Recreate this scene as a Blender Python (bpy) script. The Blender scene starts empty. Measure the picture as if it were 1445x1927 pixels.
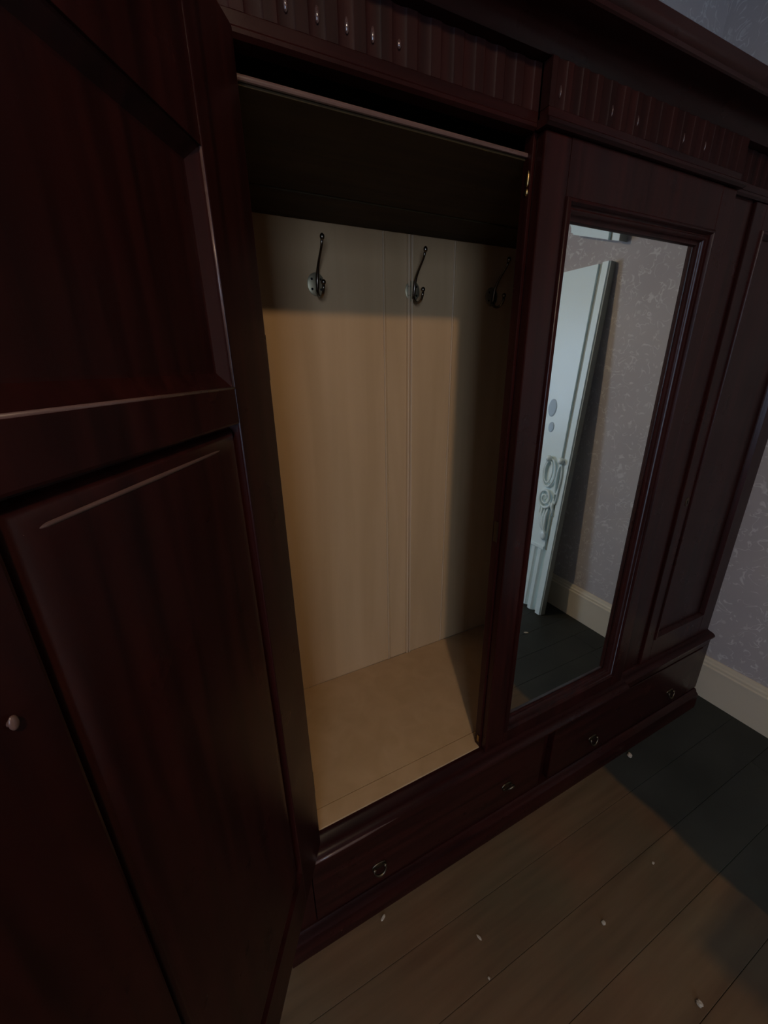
import bpy, bmesh, math, random
from mathutils import Vector, Matrix
random.seed(4)
S = bpy.context.scene
C = S.collection

# ------------------------------------------------------------------ camera
CAM_ROT = [(0.8931045, 0.1688479, -0.4169588), (-0.4495648, 0.3020555, -0.8406271), (-0.0159934, 0.9382179, 0.3456753)]
cam_d = bpy.data.cameras.new('camera'); cam = bpy.data.objects.new('camera', cam_d); C.objects.link(cam)
cam_d.sensor_fit = 'HORIZONTAL'; cam_d.sensor_width = 36.0
cam_d.lens = 752.458 / 1445 * 36.0
cam_d.clip_start = 0.02; cam_d.clip_end = 60
m = Matrix(CAM_ROT).to_4x4(); m.translation = (0, 0, 1.55)
cam.matrix_world = m
S.camera = cam
# ------------------------------------------------------------------ light
EXPOSURE = 0.03
SKY_STRENGTH = 12.5
SKY_COLOR = (0.54, 0.73, 1.04)
BULB_STRENGTH = 720.0
BULB_COLOR = (1.0, 0.75, 0.49)
BULB_POS = (-0.06, -0.90, 2.663)
S.view_settings.view_transform = 'Standard'
S.view_settings.look = 'None'
S.view_settings.exposure = EXPOSURE
S.view_settings.gamma = 1.0
S.view_settings.use_curve_mapping = False
w = bpy.data.worlds.new('world'); S.world = w; w.use_nodes = True
bg = w.node_tree.nodes['Background']
bg.inputs['Color'].default_value = (*SKY_COLOR, 1); bg.inputs['Strength'].default_value = SKY_STRENGTH
# window opening in the wall behind the photographer
WX0, WX1, WZ0, WZ1, FRONT_Y = -1.95, -0.75, 1.00, 2.60, -3.0
pl = bpy.data.lights.new('window_portal', 'AREA'); pl.shape = 'RECTANGLE'; pl.size = WX1 - WX0; pl.size_y = WZ1 - WZ0
pl.cycles.is_portal = True
po = bpy.data.objects.new('window_portal', pl); C.objects.link(po)
po.location = ((WX0 + WX1) / 2, FRONT_Y - 0.16, (WZ0 + WZ1) / 2); po.rotation_euler = (math.radians(90), 0, 0)
po.rotation_euler = (math.radians(-90), 0, math.pi)   # faces +Y into the room

# ------------------------------------------------------------------ materials
def mat(name, col, rough=0.5, metal=0.0, spec=0.5, coat=0.0):
    m = bpy.data.materials.new(name); m.use_nodes = True
    b = m.node_tree.nodes['Principled BSDF']
    b.inputs['Base Color'].default_value = (*col, 1); b.inputs['Roughness'].default_value = rough
    b.inputs['Metallic'].default_value = metal; b.inputs['Specular IOR Level'].default_value = spec
    b.inputs['Coat Weight'].default_value = coat; b.inputs['Coat Roughness'].default_value = 0.12
    return m
def N(m, t, **kw):
    n = m.node_tree.nodes.new(t)
    for k, v in kw.items(): setattr(n, k, v)
    return n
def L(m, a, b): m.node_tree.links.new(a, b)
def ramp(m, stops):
    r = N(m, 'ShaderNodeValToRGB')
    el = r.color_ramp.elements
    while len(el) > 1: el.remove(el[-1])
    el[0].position = stops[0][0]; el[0].color = (*stops[0][1], 1)
    for p, c in stops[1:]:
        e = el.new(p); e.color = (*c, 1)
    return r
def wood(name, dark, light, scale=(40, 40, 2.2), rough=0.28, bump=0.0, coat=0.0, detail=5, rvar=0.1, spec=0.21):
    m = mat(name, light, rough, coat=coat, spec=spec); b = m.node_tree.nodes['Principled BSDF']
    tc = N(m, 'ShaderNodeTexCoord'); mp = N(m, 'ShaderNodeMapping'); mp.inputs['Scale'].default_value = scale
    L(m, tc.outputs['Object'], mp.inputs['Vector'])
    n = N(m, 'ShaderNodeTexNoise'); n.inputs['Scale'].default_value = 1.0; n.inputs['Detail'].default_value = detail; n.inputs['Distortion'].default_value = 0.6
    L(m, mp.outputs[0], n.inputs['Vector'])
    r = ramp(m, [(0.32, dark), (0.7, light)]); L(m, n.outputs['Fac'], r.inputs['Fac']); L(m, r.outputs[0], b.inputs['Base Color'])
    n2 = N(m, 'ShaderNodeTexNoise'); n2.inputs['Scale'].default_value = 9.0; n2.inputs['Detail'].default_value = 4
    L(m, tc.outputs['Object'], n2.inputs['Vector'])
    mr = N(m, 'ShaderNodeMapRange'); mr.inputs['To Min'].default_value = rough - rvar; mr.inputs['To Max'].default_value = rough + rvar
    L(m, n2.outputs['Fac'], mr.inputs['Value']); L(m, mr.outputs[0], b.inputs['Roughness'])
    if bump:
        bu = N(m, 'ShaderNodeBump'); bu.inputs['Strength'].default_value = bump; bu.inputs['Distance'].default_value = 0.002
        L(m, n.outputs['Fac'], bu.inputs['Height']); L(m, bu.outputs[0], b.inputs['Normal'])
    return m
M = {}
M['mahogany'] = wood('mahogany', (0.011, 0.0021, 0.0016), (0.027, 0.0050, 0.0038), rough=0.30)
M['mahogany_h'] = wood('mahogany_horizontal', (0.011, 0.0021, 0.0016), (0.027, 0.0050, 0.0038), scale=(2.2, 40, 40), rough=0.30)
M['inner_dark'] = wood('unpolished_dark_wood', (0.030, 0.017, 0.005), (0.050, 0.029, 0.009), scale=(2, 30, 30), rough=0.7)
M['back'] = wood('pale_backboard', (0.40, 0.245, 0.120), (0.46, 0.290, 0.150), scale=(14, 14, 1.1), rough=0.6, bump=0.08)
M['highlight_wood'] = wood('edge_highlight_wood', (0.060, 0.030, 0.024), (0.115, 0.062, 0.050), scale=(6, 30, 30), rough=0.3, spec=0.6)  # lightened wood standing in for lit edges; also used on the latch stud
M['bead'] = wood('rubbed_bead', (0.50, 0.34, 0.20), (0.58, 0.41, 0.26), scale=(14, 14, 1.1), rough=0.45)
M['matt_mahogany'] = wood('dull_mahogany', (0.010, 0.0020, 0.0016), (0.024, 0.0046, 0.0036), rough=0.62, spec=0.15)
M['gloss'] = mat('glint_mahogany', (0.06, 0.03, 0.026), 0.12, spec=1.0, coat=0.6)  # extra glossy, only for the bosses that make glints
M['quirk_shade'] = mat('grey_groove_shade', (0.27, 0.29, 0.235), 0.5)  # darker tone puts the groove's shade into the colour
M['edge'] = mat('shaded_panel_edge', (0.30, 0.32, 0.29), 0.6)  # greyed so the side turned from the light looks shaded
M['brass'] = mat('aged_brass', (0.40, 0.27, 0.11), 0.32, 1.0)
M['dull_brass'] = mat('tarnished_brass', (0.13, 0.10, 0.065), 0.38, 1.0)
M['bronze'] = mat('hook_bronze', (0.17, 0.135, 0.10), 0.26, 1.0)
M['worn_bronze'] = mat('worn_hook_plate', (0.32, 0.26, 0.155), 0.42, 0.7)
M['dark_hole'] = mat('dark_iron', (0.01, 0.008, 0.007), 0.5, 0.6)
M['mirror'] = mat('silvered_glass', (0.88, 0.92, 0.89), 0.015, 1.0)
M['skirting'] = mat('cream_gloss_paint', (0.60, 0.51, 0.38), 0.35)
M['ceiling'] = mat('ceiling_paint', (0.50, 0.50, 0.49), 0.9)
M['white'] = mat('white_gloss_paint', (0.80, 0.93, 0.93), 0.3)
M['blue'] = mat('pale_blue_paint', (0.46, 0.60, 0.72), 0.5)
M['sash'] = mat('window_paint', (0.7, 0.7, 0.68), 0.4)
M['crumb'] = mat('plaster_crumb', (0.40, 0.33, 0.25), 0.9)
M['shade'] = mat('added_enamel_shade', (0.30, 0.32, 0.28), 0.4)  # for the shade added to keep bulb light off upper wall and ceiling
M['cord'] = mat('lamp_cord', (0.25, 0.22, 0.18), 0.6)
g = mat('window_glass', (1, 1, 1), 0.0); M['glass'] = g
nt = g.node_tree; nt.nodes.remove(nt.nodes['Principled BSDF'])
tr = nt.nodes.new('ShaderNodeBsdfTransparent'); gl = nt.nodes.new('ShaderNodeBsdfGlossy'); gl.inputs['Roughness'].default_value = 0.02
mx = nt.nodes.new('ShaderNodeMixShader'); mx.inputs[0].default_value = 0.07
nt.links.new(tr.outputs[0], mx.inputs[1]); nt.links.new(gl.outputs[0], mx.inputs[2]); nt.links.new(mx.outputs[0], nt.nodes['Material Output'].inputs[0])
b_ = mat('lit_bulb', (1, 1, 1)); M['bulb'] = b_
pb = b_.node_tree.nodes['Principled BSDF']; pb.inputs['Emission Color'].default_value = (*BULB_COLOR, 1); pb.inputs['Emission Strength'].default_value = BULB_STRENGTH

def wallpaper():
    m = mat('floral_wallpaper', (0.3, 0.28, 0.29), 0.75); b = m.node_tree.nodes['Principled BSDF']
    tc = N(m, 'ShaderNodeTexCoord')
    # winding stems: iso lines of a distorted noise
    n = N(m, 'ShaderNodeTexNoise'); n.inputs['Scale'].default_value = 17; n.inputs['Detail'].default_value = 1.0; n.inputs['Distortion'].default_value = 1.3
    L(m, tc.outputs['Object'], n.inputs['Vector'])
    a = N(m, 'ShaderNodeMath', operation='SUBTRACT'); a.inputs[1].default_value = 0.5; L(m, n.outputs['Fac'], a.inputs[0])
    ab = N(m, 'ShaderNodeMath', operation='ABSOLUTE'); L(m, a.outputs[0], ab.inputs[0])
    st = ramp(m, [(0.0, (1, 1, 1)), (0.012, (0.75, 0.75, 0.75)), (0.03, (0, 0, 0))]); L(m, ab.outputs[0], st.inputs['Fac'])
    n3 = N(m, 'ShaderNodeTexNoise'); n3.inputs['Scale'].default_value = 26; n3.inputs['Detail'].default_value = 0
    L(m, tc.outputs['Object'], n3.inputs['Vector'])
    brk = ramp(m, [(0.42, (0, 0, 0)), (0.55, (1, 1, 1))]); L(m, n3.outputs['Fac'], brk.inputs['Fac'])
    mu = N(m, 'ShaderNodeMath', operation='MULTIPLY'); L(m, st.outputs[0], mu.inputs[0]); L(m, brk.outputs[0], mu.inputs[1])
    # small flowers
    v = N(m, 'ShaderNodeTexVoronoi'); v.inputs['Scale'].default_value = 19; L(m, tc.outputs['Object'], v.inputs['Vector'])
    fl = ramp(m, [(0.0, (1, 1, 1)), (0.13, (0.8, 0.8, 0.8)), (0.19, (0, 0, 0))]); L(m, v.outputs['Distance'], fl.inputs['Fac'])
    mxx = N(m, 'ShaderNodeMath', operation='MAXIMUM'); L(m, mu.outputs[0], mxx.inputs[0])
    fm = N(m, 'ShaderNodeMath', operation='MULTIPLY'); fm.inputs[1].default_value = 0.6; L(m, fl.outputs[0], fm.inputs[0]); L(m, fm.outputs[0], mxx.inputs[1])
    n4 = N(m, 'ShaderNodeTexNoise'); n4.inputs['Scale'].default_value = 2.2; L(m, tc.outputs['Object'], n4.inputs['Vector'])
    base = ramp(m, [(0.3, (0.40, 0.355, 0.345)), (0.7, (0.47, 0.425, 0.405))]); L(m, n4.outputs['Fac'], base.inputs['Fac'])
    mix = N(m, 'ShaderNodeMixRGB'); mix.inputs['Color2'].default_value = (0.66, 0.64, 0.61, 1)
    sc = N(m, 'ShaderNodeMath', operation='MULTIPLY'); sc.inputs[1].default_value = 0.7; L(m, mxx.outputs[0], sc.inputs[0])
    L(m, sc.outputs[0], mix.inputs['Fac']); L(m, base.outputs[0], mix.inputs['Color1']); L(m, mix.outputs[0], b.inputs['Base Color'])
    return m
M['wallpaper'] = wallpaper()

def plank_mat():
    # bare brown boards in the middle of the room, dark stain painted around the edges
    m = mat('old_floorboards', (0.1, 0.07, 0.04), 0.6, spec=0.3); b = m.node_tree.nodes['Principled BSDF']
    ge = N(m, 'ShaderNodeNewGeometry'); sx = N(m, 'ShaderNodeSeparateXYZ'); L(m, ge.outputs['Position'], sx.inputs[0])
    oi = N(m, 'ShaderNodeObjectInfo')
    mp = N(m, 'ShaderNodeMapping'); mp.inputs['Scale'].default_value = (2.5, 34, 10); L(m, ge.outputs['Position'], mp.inputs['Vector'])
    n = N(m, 'ShaderNodeTexNoise'); n.inputs['Scale'].default_value = 1; n.inputs['Detail'].default_value = 6; L(m, mp.outputs[0], n.inputs['Vector'])
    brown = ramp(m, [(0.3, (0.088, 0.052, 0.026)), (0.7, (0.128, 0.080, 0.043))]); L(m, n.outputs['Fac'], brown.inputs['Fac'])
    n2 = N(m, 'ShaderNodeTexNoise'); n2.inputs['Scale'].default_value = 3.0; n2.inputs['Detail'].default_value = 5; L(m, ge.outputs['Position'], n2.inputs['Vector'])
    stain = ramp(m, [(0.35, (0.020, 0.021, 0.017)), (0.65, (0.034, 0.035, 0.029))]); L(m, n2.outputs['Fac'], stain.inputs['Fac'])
    red = N(m, 'ShaderNodeMixRGB', blend_type='MULTIPLY'); red.inputs['Fac'].default_value = 1.0
    rr = ramp(m, [(0.35, (1.12, 0.94, 0.86)), (0.65, (0.92, 1.0, 0.98))]); L(m, n2.outputs['Fac'], rr.inputs['Fac'])
    L(m, brown.outputs[0], red.inputs['Color1']); L(m, rr.outputs[0], red.inputs['Color2'])
    hs = N(m, 'ShaderNodeHueSaturation'); L(m, red.outputs[0], hs.inputs['Color'])
    vr = N(m, 'ShaderNodeMapRange'); vr.inputs['To Min'].default_value = 0.88; vr.inputs['To Max'].default_value = 1.1; L(m, oi.outputs['Random'], vr.inputs['Value']); L(m, vr.outputs[0], hs.inputs['Value'])
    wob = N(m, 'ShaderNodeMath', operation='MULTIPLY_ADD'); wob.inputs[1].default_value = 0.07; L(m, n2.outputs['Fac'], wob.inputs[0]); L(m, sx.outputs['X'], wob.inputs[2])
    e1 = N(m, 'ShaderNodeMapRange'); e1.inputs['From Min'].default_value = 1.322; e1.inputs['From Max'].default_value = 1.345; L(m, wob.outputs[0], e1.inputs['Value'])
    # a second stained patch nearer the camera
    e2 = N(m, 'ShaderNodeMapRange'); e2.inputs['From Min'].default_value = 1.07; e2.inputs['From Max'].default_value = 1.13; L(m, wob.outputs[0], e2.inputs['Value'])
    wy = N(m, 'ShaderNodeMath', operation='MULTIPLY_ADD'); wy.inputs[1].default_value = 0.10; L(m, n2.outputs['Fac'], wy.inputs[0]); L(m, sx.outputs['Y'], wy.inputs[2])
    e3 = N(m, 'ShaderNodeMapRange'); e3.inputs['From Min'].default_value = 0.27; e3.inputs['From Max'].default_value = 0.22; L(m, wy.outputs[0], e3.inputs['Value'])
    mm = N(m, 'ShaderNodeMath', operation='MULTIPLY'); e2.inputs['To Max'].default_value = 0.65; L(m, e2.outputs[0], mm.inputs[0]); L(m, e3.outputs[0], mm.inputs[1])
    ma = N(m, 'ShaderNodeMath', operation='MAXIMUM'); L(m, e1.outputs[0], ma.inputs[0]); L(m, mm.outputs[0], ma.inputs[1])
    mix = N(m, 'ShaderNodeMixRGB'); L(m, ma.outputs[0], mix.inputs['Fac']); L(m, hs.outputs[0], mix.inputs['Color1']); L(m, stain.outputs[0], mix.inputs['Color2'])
    L(m, mix.outputs[0], b.inputs['Base Color'])
    return m
M['plank'] = plank_mat()

# ------------------------------------------------------------------ mesh helpers
def box(bm, x0, x1, y0, y1, z0, z1, bev=0.0):
    vs = [bm.verts.new((x, y, z)) for x in (x0, x1) for y in (y0, y1) for z in (z0, z1)]
    f = [(0, 1, 3, 2), (4, 6, 7, 5), (0, 4, 5, 1), (2, 3, 7, 6), (0, 2, 6, 4), (1, 5, 7, 3)]
    fs = [bm.faces.new([vs[i] for i in q]) for q in f]
    if bev:
        es = list({e for fa in fs for e in fa.edges})
        bmesh.ops.bevel(bm, geom=es, offset=bev, segments=2, affect='EDGES', profile=0.6)
def prism(bm, prof, a, b, axis='x'):
    """closed profile of (y,z) [axis x], (x,z) [axis y] or (x,y) [axis z] points, extruded a..b"""
    def P(p, t):
        return {'x': (t, p[0], p[1]), 'y': (p[0], t, p[1]), 'z': (p[0], p[1], t)}[axis]
    A = [bm.verts.new(P(p, a)) for p in prof]; B = [bm.verts.new(P(p, b)) for p in prof]
    n = len(prof)
    for i in range(n): bm.faces.new((A[i], A[(i + 1) % n], B[(i + 1) % n], B[i]))
    bm.faces.new(A[::-1]); bm.faces.new(B)
def rings(bm, rects, close=True, cap=False):
    """rects: list of (x0,x1,z0,z1,y) - mitred moulding swept round a rectangle"""
    R = [[bm.verts.new(p) for p in ((x0, y, z0), (x1, y, z0), (x1, y, z1), (x0, y, z1))] for x0, x1, z0, z1, y in rects]
    for a, b in zip(R, R[1:] + ([R[0]] if close else [])):
        for i in range(4): bm.faces.new((a[i], a[(i + 1) % 4], b[(i + 1) % 4], b[i]))
    if cap: bm.faces.new(R[-1])
def shrink(rect, prof):
    x0, x1, z0, z1 = rect
    return [(x0 + u, x1 - u, z0 + u, z1 - u, y) for u, y in prof]
def tube(bm, pts, rad, seg=10, cap=True):
    pts = [Vector(p) for p in pts]
    rads = rad if isinstance(rad, (list, tuple)) else [rad] * len(pts)
    rs = []; up = None
    for i, p in enumerate(pts):
        t = (pts[min(i + 1, len(pts) - 1)] - pts[max(i - 1, 0)]).normalized()
        if up is None: up = Vector((1, 0, 0)) if abs(t.x) < 0.9 else Vector((0, 1, 0))
        s = t.cross(up).normalized(); up = s.cross(t).normalized()
        rs.append([bm.verts.new(p + (s * math.cos(a) + up * math.sin(a)) * rads[i]) for a in [2 * math.pi * k / seg for k in range(seg)]])
    for a, b in zip(rs, rs[1:]):
        for k in range(seg): bm.faces.new((a[k], a[(k + 1) % seg], b[(k + 1) % seg], b[k]))
    if cap: bm.faces.new(rs[0][::-1]); bm.faces.new(rs[-1])
def ball(bm, c, r, u=12, v=8, scale=(1, 1, 1)):
    mt = Matrix.Translation(c) @ Matrix.Diagonal((*scale, 1))
    bmesh.ops.create_uvsphere(bm, u_segments=u, v_segments=v, radius=r, matrix=mt)
def disc(bm, c, r, t, axis='y', seg=24, sx=1.0, sz=1.0):
    """flat domed disc facing -Y, back face at c.y"""
    c = Vector(c)
    prof = [(1.0, 0), (1.0, -t * 0.5), (0.86, -t), (0.0001, -t * 1.15)]
    prev = None
    first = None
    for k, (q, dy) in enumerate(prof):
        ring = [bm.verts.new((c.x + r * q * sx * math.cos(a), c.y + dy, c.z + r * q * sz * math.sin(a))) for a in [2 * math.pi * i / seg for i in range(seg)]]
        if prev:
            for i in range(seg): bm.faces.new((prev[i], prev[(i + 1) % seg], ring[(i + 1) % seg], ring[i]))
        else: first = ring
        prev = ring
    bm.faces.new(prev); bm.faces.new(first[::-1])
def obj(name, bm, mt, parent=None, smooth=False, **tags):
    bmesh.ops.recalc_face_normals(bm, faces=bm.faces[:])
    me = bpy.data.meshes.new(name); bm.to_mesh(me); bm.free()
    me.materials.append(M[mt] if isinstance(mt, str) else mt)
    if smooth:
        for p in me.polygons: p.use_smooth = True
    o = bpy.data.objects.new(name, me); C.objects.link(o)
    if parent: o.parent = parent
    for k, v in tags.items(): o[k] = v
    return o
def new(): return bmesh.new()
def smooth_by_angle(o, ang=40):
    me = o.data
    for p in me.polygons: p.use_smooth = True
    b = bmesh.new(); b.from_mesh(me)
    for e in b.edges:
        if len(e.link_faces) == 2 and e.calc_face_angle(0) > math.radians(ang): e.smooth = False
    b.to_mesh(me); b.free()
def thing(name, label, cat, loc=(0, 0, 0), rz=0, group=None):
    o = bpy.data.objects.new(name, None); C.objects.link(o); o.location = loc; o.rotation_euler = (0, 0, rz)
    o.empty_display_size = 0.1
    o['label'] = label; o['category'] = cat
    if group: o['group'] = group
    return o
def bx(name, mt, parent, *a, bev=0.0, **t):
    bm = new(); box(bm, *a, bev=bev); return obj(name, bm, mt, parent, **t)

# ------------------------------------------------------------------ room
RX, LX, BY, CZ = 2.07, -2.3, 1.235, 3.0
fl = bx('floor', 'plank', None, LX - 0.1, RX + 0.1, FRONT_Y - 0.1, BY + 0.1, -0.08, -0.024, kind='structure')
y = -0.35
PW = 0.147
k = 0
y = 0.3925 - PW * 23
while y < BY:
    x = LX - random.uniform(0, 1.5)
    y1 = min(y + PW, BY)
    joints = []
    while x < RX:
        ln = random.uniform(2.2, 3.6); x1 = x + ln
        if abs(x1 - 0.8) < 0.9: x1 = 2.2
        a, b2 = max(x, LX), min(x1, RX)
        if b2 - a > 0.05 and y > FRONT_Y - 0.05:
            bm = new(); dz = random.uniform(-0.0006, 0.0)
            box(bm, a + 0.0008, b2 - 0.0008, max(y, FRONT_Y) + 0.0005, y1 - 0.0005, -0.024, dz, bev=0.0009)
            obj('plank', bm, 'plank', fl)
        x = x1
    y += PW
bx('wall_right', 'wallpaper', None, RX, RX + 0.1, FRONT_Y - 0.1, BY + 0.1, -0.02, CZ, kind='structure')
bx('wall_back', 'wallpaper', None, LX, RX, BY, BY + 0.1, -0.02, CZ, kind='structure')
bx('wall_left', 'wallpaper', None, LX - 0.1, LX, FRONT_Y - 0.1, BY + 0.1, -0.02, CZ, kind='structure')
bm = new()
box(bm, LX, WX0, FRONT_Y - 0.1, FRONT_Y, -0.02, CZ); box(bm, WX1, RX, FRONT_Y - 0.1, FRONT_Y, -0.02, CZ)
box(bm, WX0, WX1, FRONT_Y - 0.1, FRONT_Y, -0.02, WZ0); box(bm, WX0, WX1, FRONT_Y - 0.1, FRONT_Y, WZ1, CZ)
obj('wall_front', bm, 'wallpaper', None, kind='structure')
bx('ceiling', 'ceiling', None, LX - 0.1, RX + 0.1, FRONT_Y - 0.1, BY + 0.1, CZ, CZ + 0.08, kind='structure')
win = bpy.data.objects.new('window_1', None); C.objects.link(win); win['kind'] = 'structure'
win.location = ((WX0 + WX1) / 2, FRONT_Y, WZ0)
def wpart(name, mt, *a, **t):
    o = bx(name, mt, win, *a, **t); o.matrix_parent_inverse = Matrix.Translation((-(WX0 + WX1) / 2, -FRONT_Y, -WZ0)); return o
bm = new()
for a in ((WX0, WX0 + 0.06, WZ0, WZ1), (WX1 - 0.06, WX1, WZ0, WZ1), (WX0 + 0.06, WX1 - 0.06, WZ0, WZ0 + 0.07), (WX0 + 0.06, WX1 - 0.06, WZ1 - 0.06, WZ1), (WX0 + 0.06, WX1 - 0.06, 1.78, 1.82)):
    box(bm, a[0], a[1], FRONT_Y - 0.09, FRONT_Y - 0.03, a[2], a[3])
o = obj('window_frame', bm, 'sash', win); o.matrix_parent_inverse = Matrix.Translation((-(WX0 + WX1) / 2, -FRONT_Y, -WZ0))
wpart('pane', 'glass', WX0 + 0.055, WX1 - 0.055, FRONT_Y - 0.064, FRONT_Y - 0.06, WZ0 + 0.06, 1.785)
wpart('pane', 'glass', WX0 + 0.055, WX1 - 0.055, FRONT_Y - 0.064, FRONT_Y - 0.06, 1.815, WZ1 - 0.05)
wpart('window_sill', 'sash', WX0 - 0.04, WX1 + 0.04, FRONT_Y + 0.001, FRONT_Y + 0.08, WZ0 - 0.03, WZ0 - 0.002, bev=0.004)
# skirting boards with a stepped top
prof = [(0, 0), (-0.022, 0), (-0.022, 0.168), (-0.027, 0.170), (-0.027, 0.178), (-0.021, 0.183), (-0.021, 0.194), (-0.015, 0.200), (-0.012, 0.210), (-0.006, 0.215), (0, 0.215)]
def skirt(name, ax, a, b2, at, sgn):
    bm = new(); pr = [(at + sgn * p[0], p[1]) for p in prof]; prism(bm, pr, a, b2, ax); obj(name, bm, 'skirting', None, kind='structure')
skirt('baseboard_right', 'y', FRONT_Y, BY, RX, 1)
skirt('baseboard_left', 'y', FRONT_Y, BY, LX, -1)
skirt('baseboard_front', 'x', LX + 0.03, RX - 0.03, FRONT_Y, -1)
skirt('baseboard_back', 'x', LX + 0.03, RX - 0.03, BY, 1)

# ------------------------------------------------------------------ wardrobe
PL, BASE, CF, SF = 0.655, 0.672, 0.672, 0.695      # plinth, drawers, centre bay front, side bay fronts
X0, X1 = 0.035, 1.955                              # ends of the carcass
CL, CR = 0.668, 1.316                              # mirrored door
OL, OR = 0.140, 0.664                              # left doorway
RDL, RDR = 1.458, 1.945
ZF, ZT = 0.425, 1.940                              # cupboard floor, top of doorways
YB = 1.181
W = thing('wardrobe', 'large dark mahogany triple wardrobe with mirrored centre door and open left door', 'wardrobe', (0, 0, 0))
bx('side_panel', 'mahogany', W, X0, X0 + 0.022, SF + 0.022, YB + 0.012, 0.40, 2.04)
bx('side_panel', 'mahogany', W, X1 - 0.022, X1, SF + 0.022, YB + 0.012, 0.40, 2.04)
bx('partition', 'inner_dark', W, 1.375, 1.397, SF + 0.024, YB - 0.008, ZF, 2.035)
bx('top_board', 'inner_dark', W, X0 + 0.022, X1 - 0.022, SF + 0.02, YB + 0.01, 2.037, 2.055)
bx('interior_floor', 'back', W, X0 + 0.022, X1 - 0.022, SF + 0.052, YB, ZF - 0.02, ZF, bev=0.0005)
bx('front_edge_strip', 'back', W, X0 + 0.022, CL + 0.02, SF + 0.001, SF + 0.0505, ZF - 0.02, ZF + 0.0006, bev=0.001)
# matchboard back: each board its own piece, with a bead worked on its right edge
edges = [X0 + 0.022, 0.604, 0.688, 0.852, 1.375]
for i, (a, b2) in enumerate(zip(edges, edges[1:])):
    d = 0.0007 if i % 2 else 0.0
    y0 = YB + d; g_ = 0.0004
    big = i == 1
    pr = [(a + g_, YB + 0.011), (a + g_, y0 + 0.0025), (a + g_ + 0.002, y0)]
    bw = 0.006 if big else 0.004
    pr += [(b2 - g_ - 2 * bw - 0.003, y0), (b2 - g_ - 2 * bw - 0.0015, y0 + 0.003)]
    for k in range(0, 7):
        t = math.pi * k / 6
        pr.append((b2 - g_ - bw - bw * math.cos(t), y0 + 0.002 - (bw * 0.9) * math.sin(t) * (1.3 if big else 0.9)))
    pr.append((b2 - g_, YB + 0.011))
    bm = new(); prism(bm, pr, ZF + 0.0008, 2.036, 'z'); obj('backboard', bm, 'back', W)
for xs in (0.6805, 0.6915, 0.5965, 0.8445):
    br_ = 0.0024 if 0.65 < xs < 0.7 else 0.0014
    bm = new(); prism(bm, [(xs + br_ * math.cos(math.radians(a_)), YB + 0.0005 - 0.0075 * (br_ / 0.0024) * math.sin(math.radians(a_))) for a_ in range(0, 181, 30)], ZF + 0.0008, 1.90, 'z')
    obj('bead', bm, 'bead', W)
bx('back_panel', 'inner_dark', W, 1.398, X1 - 0.023, YB + 0.001, YB + 0.011, ZF + 0.001, 2.036)
# hat shelf in two boards
bx('shelf_board', 'inner_dark', W, X0 + 0.0225, 1.3745, 0.712, 1.0185, 1.905, 1.918, bev=0.0015)
bx('shelf_board', 'inner_dark', W, X0 + 0.0225, 1.3745, 1.0205, YB - 0.002, 1.902, 1.915, bev=0.002)
bx('shelf_lipping', 'highlight_wood', W, X0 + 0.0225, 1.3745, 0.706, 0.712, 1.908, 1.9155, bev=0.0028)  # front edge highlight carried by the lighter wood colour
# front posts
def post(a, b2, y0):
    bm = new(); box(bm, a, b2, y0, y0 + 0.022, ZF - 0.01, ZT + 0.004, bev=0.0015); return obj('front_post', bm, 'mahogany', W)
post(X0, OL - 0.001, SF)
post(OR - 0.002, CL + 0.045, SF + 0.0)
post(CR - 0.045, RDL - 0.003, SF + 0.004)
# frieze: flat board with flutes carved in it, one length per bay
def frieze(a, b2, y0, pitch, first):
    bm = new()
    z0, z1 = ZT + 0.002, 2.052
    pr = []
    x = a; pr.append((a, y0 + 0.02)); pr.append((a, y0))
    c = first
    while c < b2 - 0.012:
        if a + 0.014 < c < b2 - 0.014:
            for k in range(0, 9):
                t = math.pi * k / 8
                pr.append((c - 0.0125 * math.cos(t), y0 + 0.0022 * math.sin(t)))
        c += pitch
    pr.append((b2, y0)); pr.append((b2, y0 + 0.02))
    prism(bm, pr, 1.9705, 2.037, 'z')
    o = obj('fluted_frieze', bm, 'matt_mahogany', W); smooth_by_angle(o, 35)
    # solid boards above and below the fluted band
    bm = new(); box(bm, a, b2, y0 - 0.001, y0 + 0.02, ZT + 0.014, 1.970, bev=0.001); obj('frieze_board', bm, 'mahogany_h', W)
for fx_, fy_, sz_ in [(q, SF, 0.0095) for q in (0.214, 0.257, 0.300, 0.340)] + [(0.383, SF, 0.006)] + [(q, CF, 0.009) for q in (0.692, 0.830, 0.907, 1.063, 1.144)]:
    wide = 0.0036 if fy_ == SF else 0.0014
    bm = new(); ball(bm, (fx_, fy_ + 0.0008, 1.994), 1.0, 10, 10, scale=(wide, 0.0034, sz_)); obj('glint_boss', bm, 'gloss', W, smooth=True)  # small glossy boss added so the flute shows a glint of light
frieze(X0, CL - 0.001, SF, 0.0425, 0.044)
frieze(CL, CR, CF, 0.0388, 0.6925)
frieze(CR + 0.001, X1, SF, 0.0425, 1.337)
def fmould(a, b2, y0):
    bm = new()
    prism(bm, [(y0 + 0.02, ZT), (y0 - 0.004, ZT), (y0 - 0.009, ZT + 0.004), (y0 - 0.009, ZT + 0.009), (y0 - 0.004, ZT + 0.0135), (y0 + 0.02, ZT + 0.0135)], a, b2)
    obj('frieze_moulding', bm, 'mahogany_h', W)
fmould(X0, CL - 0.01, SF); fmould(CL - 0.009, CR + 0.009, CF - 0.004); fmould(CR + 0.01, X1, SF)
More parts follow.
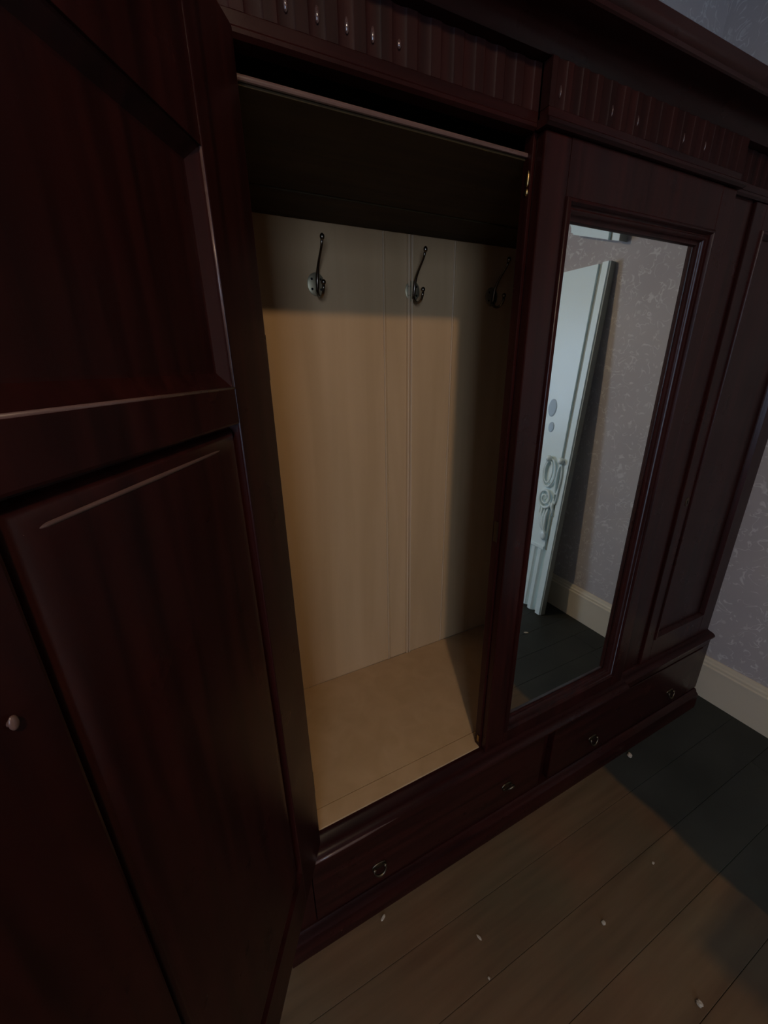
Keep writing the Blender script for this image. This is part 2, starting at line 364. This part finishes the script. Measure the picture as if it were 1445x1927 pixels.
# cornice
cp = [(0.72, 2.038), (0.676, 2.038), (0.670, 2.047), (0.662, 2.054), (0.651, 2.059), (0.638, 2.062), (0.624, 2.0635), (0.610, 2.064), (0.606, 2.064), (0.603, 2.066), (0.602, 2.072), (0.597, 2.076), (0.594, 2.083), (0.592, 2.094), (0.596, 2.098), (0.72, 2.098)]
bm = new(); prism(bm, cp, X0 - 0.05, X1 + 0.07); o = obj('cornice', bm, 'mahogany_h', W); smooth_by_angle(o, 32)
bx('cornice_return', 'mahogany', W, X1 + 0.001, X1 + 0.07, 0.721, YB, 2.05, 2.098)
# base: ledge moulding, drawers, plinth
ledge = [(0.70, 0.404), (0.70, 0.421), (0.690, 0.421), (0.684, 0.418), (0.674, 0.411), (0.664, 0.409), (0.657, 0.407), (0.649, 0.402), (0.646, 0.396), (0.647, 0.389), (0.653, 0.384), (0.662, 0.381), (0.668, 0.374), (0.72, 0.374), (0.72, 0.404)]
for a, b2, dy in ((X0 - 0.012, CR + 0.02, 0.0), (CR + 0.0202, X1 + 0.003, 0.018)):
    bm = new(); prism(bm, [(min(p + dy, 0.72), q) for p, q in ledge], a, b2); o = obj('waist_moulding', bm, 'mahogany_h', W); smooth_by_angle(o, 32)
bm = new(); tube(bm, [(0.10, 0.6475, 0.394), (0.16, 0.6468, 0.394), (0.25, 0.6472, 0.394), (0.37, 0.6490, 0.394)], [0.004, 0.0045, 0.004, 0.002], 10); obj('edge_highlight', bm, 'highlight_wood', W, smooth=True)  # worn ledge nose; its lit-edge highlight is put in as lighter colour
bx('base_case', 'inner_dark', W, X0, X1, 0.70, YB + 0.012, 0.10, 0.373)
bx('base_rail', 'mahogany_h', W, X0, X1, BASE + 0.003, 0.699, 0.352, 0.3735, bev=0.001)
bx('base_stile', 'mahogany', W, 0.940, 0.984, 0.694, 0.699, 0.105, 0.3515, bev=0.001)
bx('base_stile', 'mahogany', W, X0, 0.105, BASE + 0.003, 0.699, 0.105, 0.3515, bev=0.001)
bx('base_stile', 'mahogany', W, 1.905, X1, BASE + 0.003, 0.699, 0.105, 0.3515, bev=0.001)
pp = [(0.70, 0.001), (PL, 0.001), (PL, 0.074), (PL + 0.002, 0.078), (PL + 0.010, 0.086), (PL + 0.012, 0.094), (PL + 0.018, 0.100), (0.70, 0.1045)]
bm = new(); prism(bm, pp, X0 - 0.012, X1 - 0.004); o = obj('plinth', bm, 'mahogany_h', W); smooth_by_angle(o, 32)

def handle(x, z, y, parent, up=False):
    bm = new()
    disc(bm, (x, y, z + 0.012), 0.015, 0.003, sx=1.5, sz=0.8)
    ball(bm, (x - 0.017, y - 0.008, z + 0.012), 0.0055); ball(bm, (x + 0.017, y - 0.008, z + 0.012), 0.0055)
    s = 1 if up else -1
    pts = []
    for k in range(13):
        t = math.pi * k / 12
        pts.append((x - 0.019 * math.cos(t), y - 0.010 - (0.016 if up else 0.004) * math.sin(t), z + 0.012 + s * 0.024 * math.sin(t)))
    tube(bm, pts, [0.0022 + 0.0022 * math.sin(math.pi * k / 12) ** 2 for k in range(13)], 8)
    ball(bm, (x, y - 0.012 - (0.014 if up else 0.002), z + 0.012 + s * 0.025), 0.006, scale=(1.3, 0.8, 0.8))
    o = obj('drop_handle', bm, 'dull_brass', parent, smooth=True); return o
for a, b2, hs in ((0.107, 0.938, (0.297, 0.778)), (0.986, 1.903, (1.212, 1.711))):
    bm = new(); box(bm, a, b2, BASE, 0.6985, 0.108, 0.350, bev=0.003)
    dr = obj('drawer', bm, 'mahogany_h', W)
    for hx in hs: handle(hx, 0.178 if hx != 0.778 else 0.196, BASE, dr, up=(hx == 0.778))

# centre door with mirror
d = new()
zz0, zz1 = 0.4225, 1.9385
ix0, ix1, iz0, iz1 = CL + 0.068, CR - 0.062, 0.470, 1.848
box(d, CL, ix0, CF, CF + 0.022, zz0, zz1, 0.0035); box(d, ix1, CR, CF, CF + 0.022, zz0, zz1, 0.0035)
box(d, ix0, ix1, CF + 0.0004, CF + 0.0216, zz0, iz0, 0.0006); box(d, ix0, ix1, CF + 0.0004, CF + 0.0216, iz1, zz1, 0.0006)
door = obj('centre_door', d, 'mahogany', W)
mp_ = [(0.0, CF + 0.020), (0.0, CF - 0.002), (0.003, CF - 0.006), (0.008, CF - 0.007), (0.011, CF - 0.003), (0.012, CF + 0.001), (0.015, CF + 0.003),
       (0.018, CF + 0.001), (0.021, CF + 0.003), (0.024, CF + 0.010), (0.029, CF + 0.015), (0.032, CF + 0.0155), (0.0345, CF + 0.020), (0.0345, CF + 0.021)]
bm = new(); rings(bm, shrink((ix0, ix1, iz0, iz1), mp_)); o = obj('mirror_moulding', bm, 'mahogany', door); smooth_by_angle(o, 50)
bm = new(); box(bm, ix0 + 0.002, ix1 - 0.002, CF + 0.0215, CF + 0.0255, iz0 + 0.002, iz1 - 0.002); obj('mirror_glass', bm, 'mirror', door)

# right door
d = new()
DY = SF - 0.004
px0, px1, pz0, pz1 = RDL + 0.056, RDR - 0.085, 0.520, 1.880
box(d, RDL, px0, DY, DY + 0.022, zz0, zz1, 0.003); box(d, px1, RDR, DY, DY + 0.022, zz0, zz1, 0.003)
box(d, px0, px1, DY + 0.0004, DY + 0.0216, zz0, pz0, 0.0006); box(d, px0, px1, DY + 0.0004, DY + 0.0216, pz1, zz1, 0.0006)
rdoor = obj('right_door', d, 'mahogany', W)
mp2 = [(0.0, DY + 0.018), (0.0, DY - 0.001), (0.003, DY - 0.005), (0.009, DY - 0.005), (0.013, DY + 0.001), (0.016, DY + 0.004), (0.019, DY + 0.010), (0.021, DY + 0.018)]
bm = new(); rings(bm, shrink((px0, px1, pz0, pz1), mp2)); o = obj('panel_moulding', bm, 'mahogany', rdoor); smooth_by_angle(o, 50)
bm = new(); rings(bm, shrink((px0 + 0.002, px1 - 0.002, pz0 + 0.002, pz1 - 0.002), [(0, DY + 0.018), (0, DY + 0.011), (0.02, DY + 0.0105)]), close=False, cap=True); obj('panel', bm, 'mahogany', rdoor)
bm = new(); disc(bm, (RDL + 0.036, DY, 1.095), 0.013, 0.002, sx=0.75, sz=1.25)
o = obj('keyhole_plate', bm, 'dull_brass', rdoor, smooth=False)
bm = new(); disc(bm, (RDL + 0.036, DY - 0.0021, 1.098), 0.0035, 0.0008); box(bm, RDL + 0.0347, RDL + 0.0373, DY - 0.0032, DY - 0.0022, 1.087, 1.097)
obj('keyhole', bm, 'dark_hole', rdoor)

# open left door: pivot on its hinge edge, inner face towards the camera
AD = math.atan2(0.84247, 0.53874)
d = new()
DW = 0.555
hx, fx = -0.124, -(DW - 0.105)
mt_, mb_ = 1.526, 1.480
TZ, BZ = 1.772, 0.530
box(d, hx, 0, 0, 0.022, zz0, zz1, 0.002); box(d, -DW, fx, 0, 0.022, zz0, zz1, 0.003)
box(d, fx, hx, 0.0003, 0.0217, TZ, zz1, 0.0006); box(d, fx, hx, 0.0003, 0.0217, mb_, mt_, 0.0028); box(d, fx, hx, 0.0003, 0.0217, zz0, BZ, 0.0006)
ldoor = obj('left_door', d, 'mahogany', W)
ldoor.location = (0.137, 0.668, 0); ldoor.rotation_euler = (0, 0, AD)
bm = new(); rings(bm, shrink((fx, hx, mt_, TZ), [(0.0, 0.020), (0.0, 0.0035), (0.002, 0.005), (0.017, 0.0135), (0.02, 0.014)]), close=False, cap=True); obj('upper_panel', bm, 'mahogany', ldoor)
bm = new(); rings(bm, shrink((fx, hx, BZ, mb_), [(0.0, 0.020), (0.0, 0.004), (0.001, 0.0145), (0.005, 0.015)] + [(0.006 + 0.026 * (1 - math.cos(math.radians(a_))), 0.015 - 0.0125 * math.sin(math.radians(a_))) for a_ in range(8, 91, 8)] + [(0.034, 0.0025)]), close=False, cap=True)
o = obj('lower_panel', bm, 'mahogany', ldoor); smooth_by_angle(o, 30)
bm = new(); tube(bm, [(fx, 0.0022, mt_ - 0.0012), (hx + 0.001, 0.0022, mt_ - 0.0012)], 0.0021, 8); obj('edge_highlight', bm, 'highlight_wood', ldoor, smooth=True)  # paler tube painted in as the highlight along the rail's top edge
bm = new(); tube(bm, [(hx + 0.0012, 0.0022, mt_), (hx + 0.0012, 0.0022, TZ)], 0.0018, 8); obj('edge_highlight', bm, 'highlight_wood', ldoor, smooth=True)  # same edge highlight in lighter wood, down the hinge stile
bm = new(); tube(bm, [(fx + 0.018, 0.0050, mb_ - 0.0265), (fx + 0.034, 0.0040, mb_ - 0.0255), (-0.30, 0.0038, mb_ - 0.0250), (-0.20, 0.0040, mb_ - 0.0245), (hx - 0.026, 0.0050, mb_ - 0.0240)], [0.0006, 0.0021, 0.0024, 0.0018, 0.0006], 10); obj('edge_highlight', bm, 'highlight_wood', ldoor, smooth=True)  # tapered pale tube imitates the light streak on the panel bevel
for hz in (1.53, 0.60):
    bm = new(); tube(bm, [(0.0015, 0.004, hz), (0.0015, 0.004, hz + 0.065)], 0.0034, 10); box(bm, 0.0003, 0.0012, 0.006, 0.020, hz, hz + 0.065)
    obj('hinge', bm, 'bronze', ldoor)
bm = new(); tube(bm, [(-0.480, 0.001, 1.352), (-0.480, -0.0025, 1.353)], 0.0022, 10); ball(bm, (-0.480, -0.003, 1.353), 0.0026, scale=(1.2, 0.7, 2.0)); obj('latch_stud', bm, 'highlight_wood', ldoor, smooth=True)
# catches on the post between left doorway and mirror door
bm = new(); ball(bm, (CL - 0.0065, SF + 0.006, 1.874), 0.006, scale=(0.45, 0.6, 2.2)); ball(bm, (CL - 0.0065, SF + 0.006, 1.853), 0.0055, scale=(0.5, 0.6, 1.1)); obj('brass_catch', bm, 'brass', W, smooth=True, label='small bright brass catch')
bm = new(); box(bm, OR - 0.0045, OR - 0.0025, SF + 0.001, SF + 0.014, 1.125, 1.18, 0.0008); obj('strike_plate', bm, 'dull_brass', W)
bm = new(); box(bm, OR - 0.0055, OR - 0.0025, SF + 0.001, SF + 0.010, 0.445, 0.468, 0.0008); obj('bolt_plate', bm, 'brass', W)

# coat hooks on the back
def coat_hook(x, z):
    bm = new(); disc(bm, (x, YB, z), 0.026, 0.0035, sx=0.95, sz=1.1)
    h = obj('coat_hook', bm, 'worn_bronze', W); smooth_by_angle(h, 40)
    bm = new()
    up = [(0, -0.004, -0.022), (0, -0.010, -0.010), (0, -0.012, 0.006), (0, -0.015, 0.020), (0, -0.024, 0.036), (0, -0.038, 0.052), (0, -0.053, 0.066), (0, -0.064, 0.078), (0, -0.070, 0.090)]
    tube(bm, [(x + p[0], YB + p[1], z + p[2]) for p in up], [0.004, 0.0050, 0.0050, 0.0045, 0.0038, 0.0034, 0.0032, 0.0032, 0.0038], 10)
    ball(bm, (x, YB - 0.071, z + 0.094), 0.0062, scale=(1, 1, 1.25))
    obj('upper_prong', bm, 'bronze', h, smooth=True)
    bm = new()
    lo = []
    for k in range(11):
        t = math.radians(-110 + 200 * k / 10)
        lo.append((x, YB - 0.034 - 0.027 * math.sin(t) , z - 0.010 - 0.025 * math.cos(t)))
    tube(bm, lo, [0.0044] * 5 + [0.0038] * 6, 10)
    ball(bm, (x, YB - 0.061, z - 0.004), 0.0068)
    obj('lower_prong', bm, 'bronze', h, smooth=True)
    for sx in (-1, 1):
        for sz in (-1, 1):
            bm = new(); disc(bm, (x + sx * 0.0125, YB - 0.0036, z + sz * 0.012), 0.0032, 0.0012, seg=12); obj('screw', bm, 'dark_hole', h)
for hx_ in (0.392, 0.694, 1.000): coat_hook(hx_, 1.757)

# ------------------------------------------------------------------ leaning white panel seen in the mirror
LEAN = math.atan(0.075)
P = thing('ornate_panel', 'tall white painted panel with carved drop ornament leaning against the grey wallpaper in the mirror', 'panel', (1.871, -0.135, 0.0))
# local frame: x' = along -Y (width), y' = depth towards the wall (+X), z' = up the slope
P.rotation_euler = (LEAN * 0, 0, 0)
P.matrix_world = Matrix.Translation((1.871, -0.140, 0.0)) @ Matrix(((0, 1, 0), (-1, 0, 0), (0, 0, 1))).to_4x4() @ Matrix.Rotation(-LEAN, 4, 'X')
# local: +x -> world -Y, +y -> world +X ; rotation about x leans the top towards +y
HT, WD = 2.02, 0.74
def pprof(a, z0, z1, name, pts, y_back=0.046):
    bm = new(); prism(bm, [(a + u, v) for u, v in pts] + [(a + pts[-1][0], y_back), (a + pts[0][0], y_back)], z0, z1, 'z')
    o = obj(name, bm, 'white', P); smooth_by_angle(o, 35); return o
st = [(0, 0.022), (0.001, 0.010), (0.005, 0.007), (0.007, 0.001), (0.040, 0.0), (0.042, 0.004), (0.044, 0.022), (0.050, 0.026), (0.060, 0.026), (0.066, 0.024), (0.070, 0.016)]
pprof(0.0, 0.004, HT, 'stile', st)
pprof(WD, 0.004, HT, 'stile', [(-u, v) for u, v in st])
bm = new(); box(bm, 0.070, WD - 0.070, 0.0088, 0.046, 0.44, HT - 0.001); obj('flat_panel', bm, 'white', P)
k = 0.0705
i = 0
while k < WD - 0.075:
    wdt = min(0.0495, WD - 0.071 - k)
    pprof(k, 0.004 + 0.012 * (i % 2), 0.4385, 'flute', [(0, 0.016), (0.004, 0.010), (wdt * 0.28, 0.001), (wdt * 0.72, 0.001), (wdt - 0.004, 0.010), (wdt - 0.0006, 0.016)])
    k += wdt + 0.0006; i += 1
bm = new(); box(bm, 0.0455, 0.0650, 0.0180, 0.0235, 0.44, HT - 0.001); obj('groove_shade', bm, 'quirk_shade', P)  # dark strip laid in the groove in place of its shadow
bm = new(); box(bm, -0.0015, -0.0002, 0.008, 0.046, 0.004, HT); obj('edge_shade', bm, 'edge', P)  # grey skin puts the side face's shade into colour
bm = new(); box(bm, 0.071, WD - 0.071, 0.002, 0.0085, 0.440, 0.462, 0.002); obj('rail', bm, 'white', P)
def orn(name, f):
    bm = new(); f(bm); return obj(name, bm, 'white', P, smooth=True)
def ringpts(cx, cz, rx, rz, y, a0=0, a1=360, n=24): return [(cx + rx * math.cos(math.radians(a0 + (a1 - a0) * k / n)), y, cz + rz * math.sin(math.radians(a0 + (a1 - a0) * k / n))) for k in range(n + 1)]
for cx in (0.052, 0.140):
    orn('knob', lambda bm: (ball(bm, (cx, -0.012, 1.010), 0.020), tube(bm, [(cx, -0.004, 1.010), (cx, 0.008, 1.010)], 0.012, 12)))
orn('rope_loop', lambda bm: (tube(bm, ringpts(0.126, 0.925, 0.044, 0.085, -0.004), 0.006, 8, False), tube(bm, ringpts(0.130, 0.930, 0.028, 0.066, -0.006), 0.005, 8, False)))
orn('rope_loop', lambda bm: (tube(bm, ringpts(0.050, 0.900, 0.016, 0.090, -0.004), 0.006, 8, False), tube(bm, ringpts(0.046, 0.870, 0.010, 0.120, -0.007, 60, 300), 0.004, 8)))
def scroll(bm):
    pts = []
    for k in range(46):
        t = k / 45; a = math.radians(200 + 760 * t); r = 0.058 * (1 - t) + 0.008
        pts.append((0.118 + r * 0.8 * math.cos(a), -0.006 - 0.006 * t, 0.770 + r * math.sin(a)))
    tube(bm, pts, [0.009 - 0.004 * k / 45 for k in range(46)], 8)
orn('scroll', scroll)
def drop(bm):
    for sx, sz in ((0.0, 0), (0.018, 0.01), (-0.018, 0.012), (0.034, 0.03)):
        tube(bm, [(0.112 + sx * 1.3, 0.004, 0.715 + sz), (0.108 + sx, -0.008, 0.65 + sz), (0.098 + sx * 0.6, -0.006, 0.59), (0.085, 0.002, 0.545)], [0.004, 0.009, 0.008, 0.003], 8)
    ball(bm, (0.088, 0.0, 0.535), 0.026, scale=(1, 0.6, 1.3))
orn('leaf_drop', drop)
def strap(bm):
    tube(bm, [(0.150, -0.002, 0.70), (0.118, -0.010, 0.63), (0.080, -0.010, 0.565), (0.062, -0.004, 0.54)], [0.005, 0.006, 0.006, 0.004], 8)
    tube(bm, [(0.060, -0.002, 0.78), (0.058, -0.008, 0.73), (0.040, -0.004, 0.67)], [0.005, 0.010, 0.003], 8)
orn('strap', strap)
bm = new(); disc(bm, (0.195, 0.009, 1.30), 0.030, 0.004, sz=1.7); disc(bm, (0.180, 0.009, 1.19), 0.020, 0.004, sz=1.5); obj('painted_motif', bm, 'blue', P, label='faded pale blue painted motif')

# second white panel fixed above it on the same wall, its lower edge cut on a slant
WC = thing('wall_panel', 'short white moulded panel with slanted lower edge high on the grey wallpaper in the mirror', 'panel', (RX, -0.10, 2.08))
def wc(name, poly, x0, x1):
    bm = new(); prism(bm, [(a, b2) for a, b2 in poly], x0 - RX, x1 - RX); 
    for v in bm.verts: v.co.y += 0.10; v.co.z -= 2.08
    return obj(name, bm, 'white', WC)
wc('backing', [(-0.104, 2.092), (-0.415, 2.196), (-0.425, 2.246), (-0.50, 2.60), (-0.104, 2.60)], RX - 0.028, RX - 0.001)
wc('groove_shade', [(-0.1408, 2.099), (-0.1672, 2.107), (-0.1672, 2.60), (-0.1408, 2.60)], RX - 0.034, RX - 0.0282).data.materials[0] = M['quirk_shade']  # groove shade given by a darker strip here too
wc('edge_shade', [(-0.1005, 2.086), (-0.1018, 2.086), (-0.1018, 2.60), (-0.1005, 2.60)], RX - 0.056, RX - 0.001).data.materials[0] = M['edge']  # side face shaded by its grey colour
wc('edge_strip', [(-0.102, 2.086), (-0.140, 2.098), (-0.140, 2.60), (-0.102, 2.60)], RX - 0.058, RX - 0.0282)
wc('flat_panel', [(-0.168, 2.107), (-0.382, 2.178), (-0.417, 2.246), (-0.50, 2.60), (-0.168, 2.60)], RX - 0.050, RX - 0.0282)

# ------------------------------------------------------------------ pendant bulb
B = thing('pendant_lamp', 'lit bulb under an added light-cutting enamel shade hanging from the ceiling behind the camera', 'lamp', BULB_POS)
bm = new(); ball(bm, (0, 0, 0), 0.040, 24, 16); obj('bulb', bm, 'bulb', B, smooth=True)
bm = new(); tube(bm, [(0, 0, 0.041), (0, 0, 0.055), (0, 0, 0.10)], [0.014, 0.019, 0.016], 16); obj('lamp_holder', bm, 'sash', B)
bm = new(); tube(bm, [(0, 0, 0.101), (0, 0, CZ - BULB_POS[2] - 0.021)], 0.003, 8); obj('cord', bm, 'cord', B)
bm = new(); tube(bm, [(0, 0, CZ - BULB_POS[2] - 0.020), (0, 0, CZ - BULB_POS[2] - 0.0005)], [0.035, 0.045], 24); obj('ceiling_rose', bm, 'sash', B)

bm = new()
prev = None
for rr_, zz_ in ((0.024, 0.098), (0.028, 0.094), (0.060, 0.080), (0.105, 0.045), (0.150, -0.024), (0.153, -0.026), (0.1515, -0.020), (0.107, 0.049), (0.062, 0.084), (0.027, 0.099)):
    rg = [bm.verts.new((rr_ * math.cos(2 * math.pi * k / 40), rr_ * math.sin(2 * math.pi * k / 40), zz_)) for k in range(40)]
    if prev:
        for k in range(40): bm.faces.new((prev[k], prev[(k + 1) % 40], rg[(k + 1) % 40], rg[k]))
    prev = rg
obj('added_lamp_shade', bm, 'shade', B, smooth=True)  # unseen shade added for its cut-off of the bulb's upward light

# ------------------------------------------------------------------ crumbs on the floor
def crumb(x, y, sx, sy, sz, rz, label, seed, flat=False, group='plaster crumbs on the floor'):
    rnd = random.Random(seed); bm = new()
    bmesh.ops.create_icosphere(bm, subdivisions=2, radius=1.0)
    for v in bm.verts:
        f = 1 + rnd.uniform(-0.16, 0.16); v.co = Vector((v.co.x * sx * f, v.co.y * sy * f, v.co.z * sz * f))
    mz = min(v.co.z for v in bm.verts)
    for v in bm.verts: v.co.z -= mz
    o = obj('plaster_crumb', bm, 'crumb'); o.location = (x, y, 0.0002); o.rotation_euler = (0, 0, rz)
    o['label'] = label; o['category'] = 'debris'; o['group'] = group
crumb(1.438, 0.635, .011, .010, .007, 0.4, 'round pale plaster crumb beside the plinth on the dark stained floor edge', 1)
crumb(0.290, 0.638, .010, .0045, .003, 0.5, 'long pale flake of plaster touching the front of the plinth below the left drawer handle', 2)
crumb(0.517, 0.473, .0032, .009, .002, 0.3, 'thin upright sliver of pale debris on the brown boards left of the round crumb', 3)
crumb(0.860, 0.333, .006, .006, .005, 0.0, 'small round white crumb in the middle of the brown boards', 4)
crumb(0.934, 0.117, .0075, .007, .006, 0.9, 'pale lump of plaster nearest the camera at the lower right', 5)
crumb(1.140, 0.358, .005, .004, .003, 0.2, 'tiny pink crumb near the edge of the dark stain', 6)
crumb(0.487, 0.397, .003, .004, .003, 0.2, 'tiny pale speck nearest the bottom of the picture on the brown boards', 7)
crumb(1.665, -0.050, .014, .007, .004, 0.7, 'flat white crumb on the dark floor seen only in the mirror', 8)
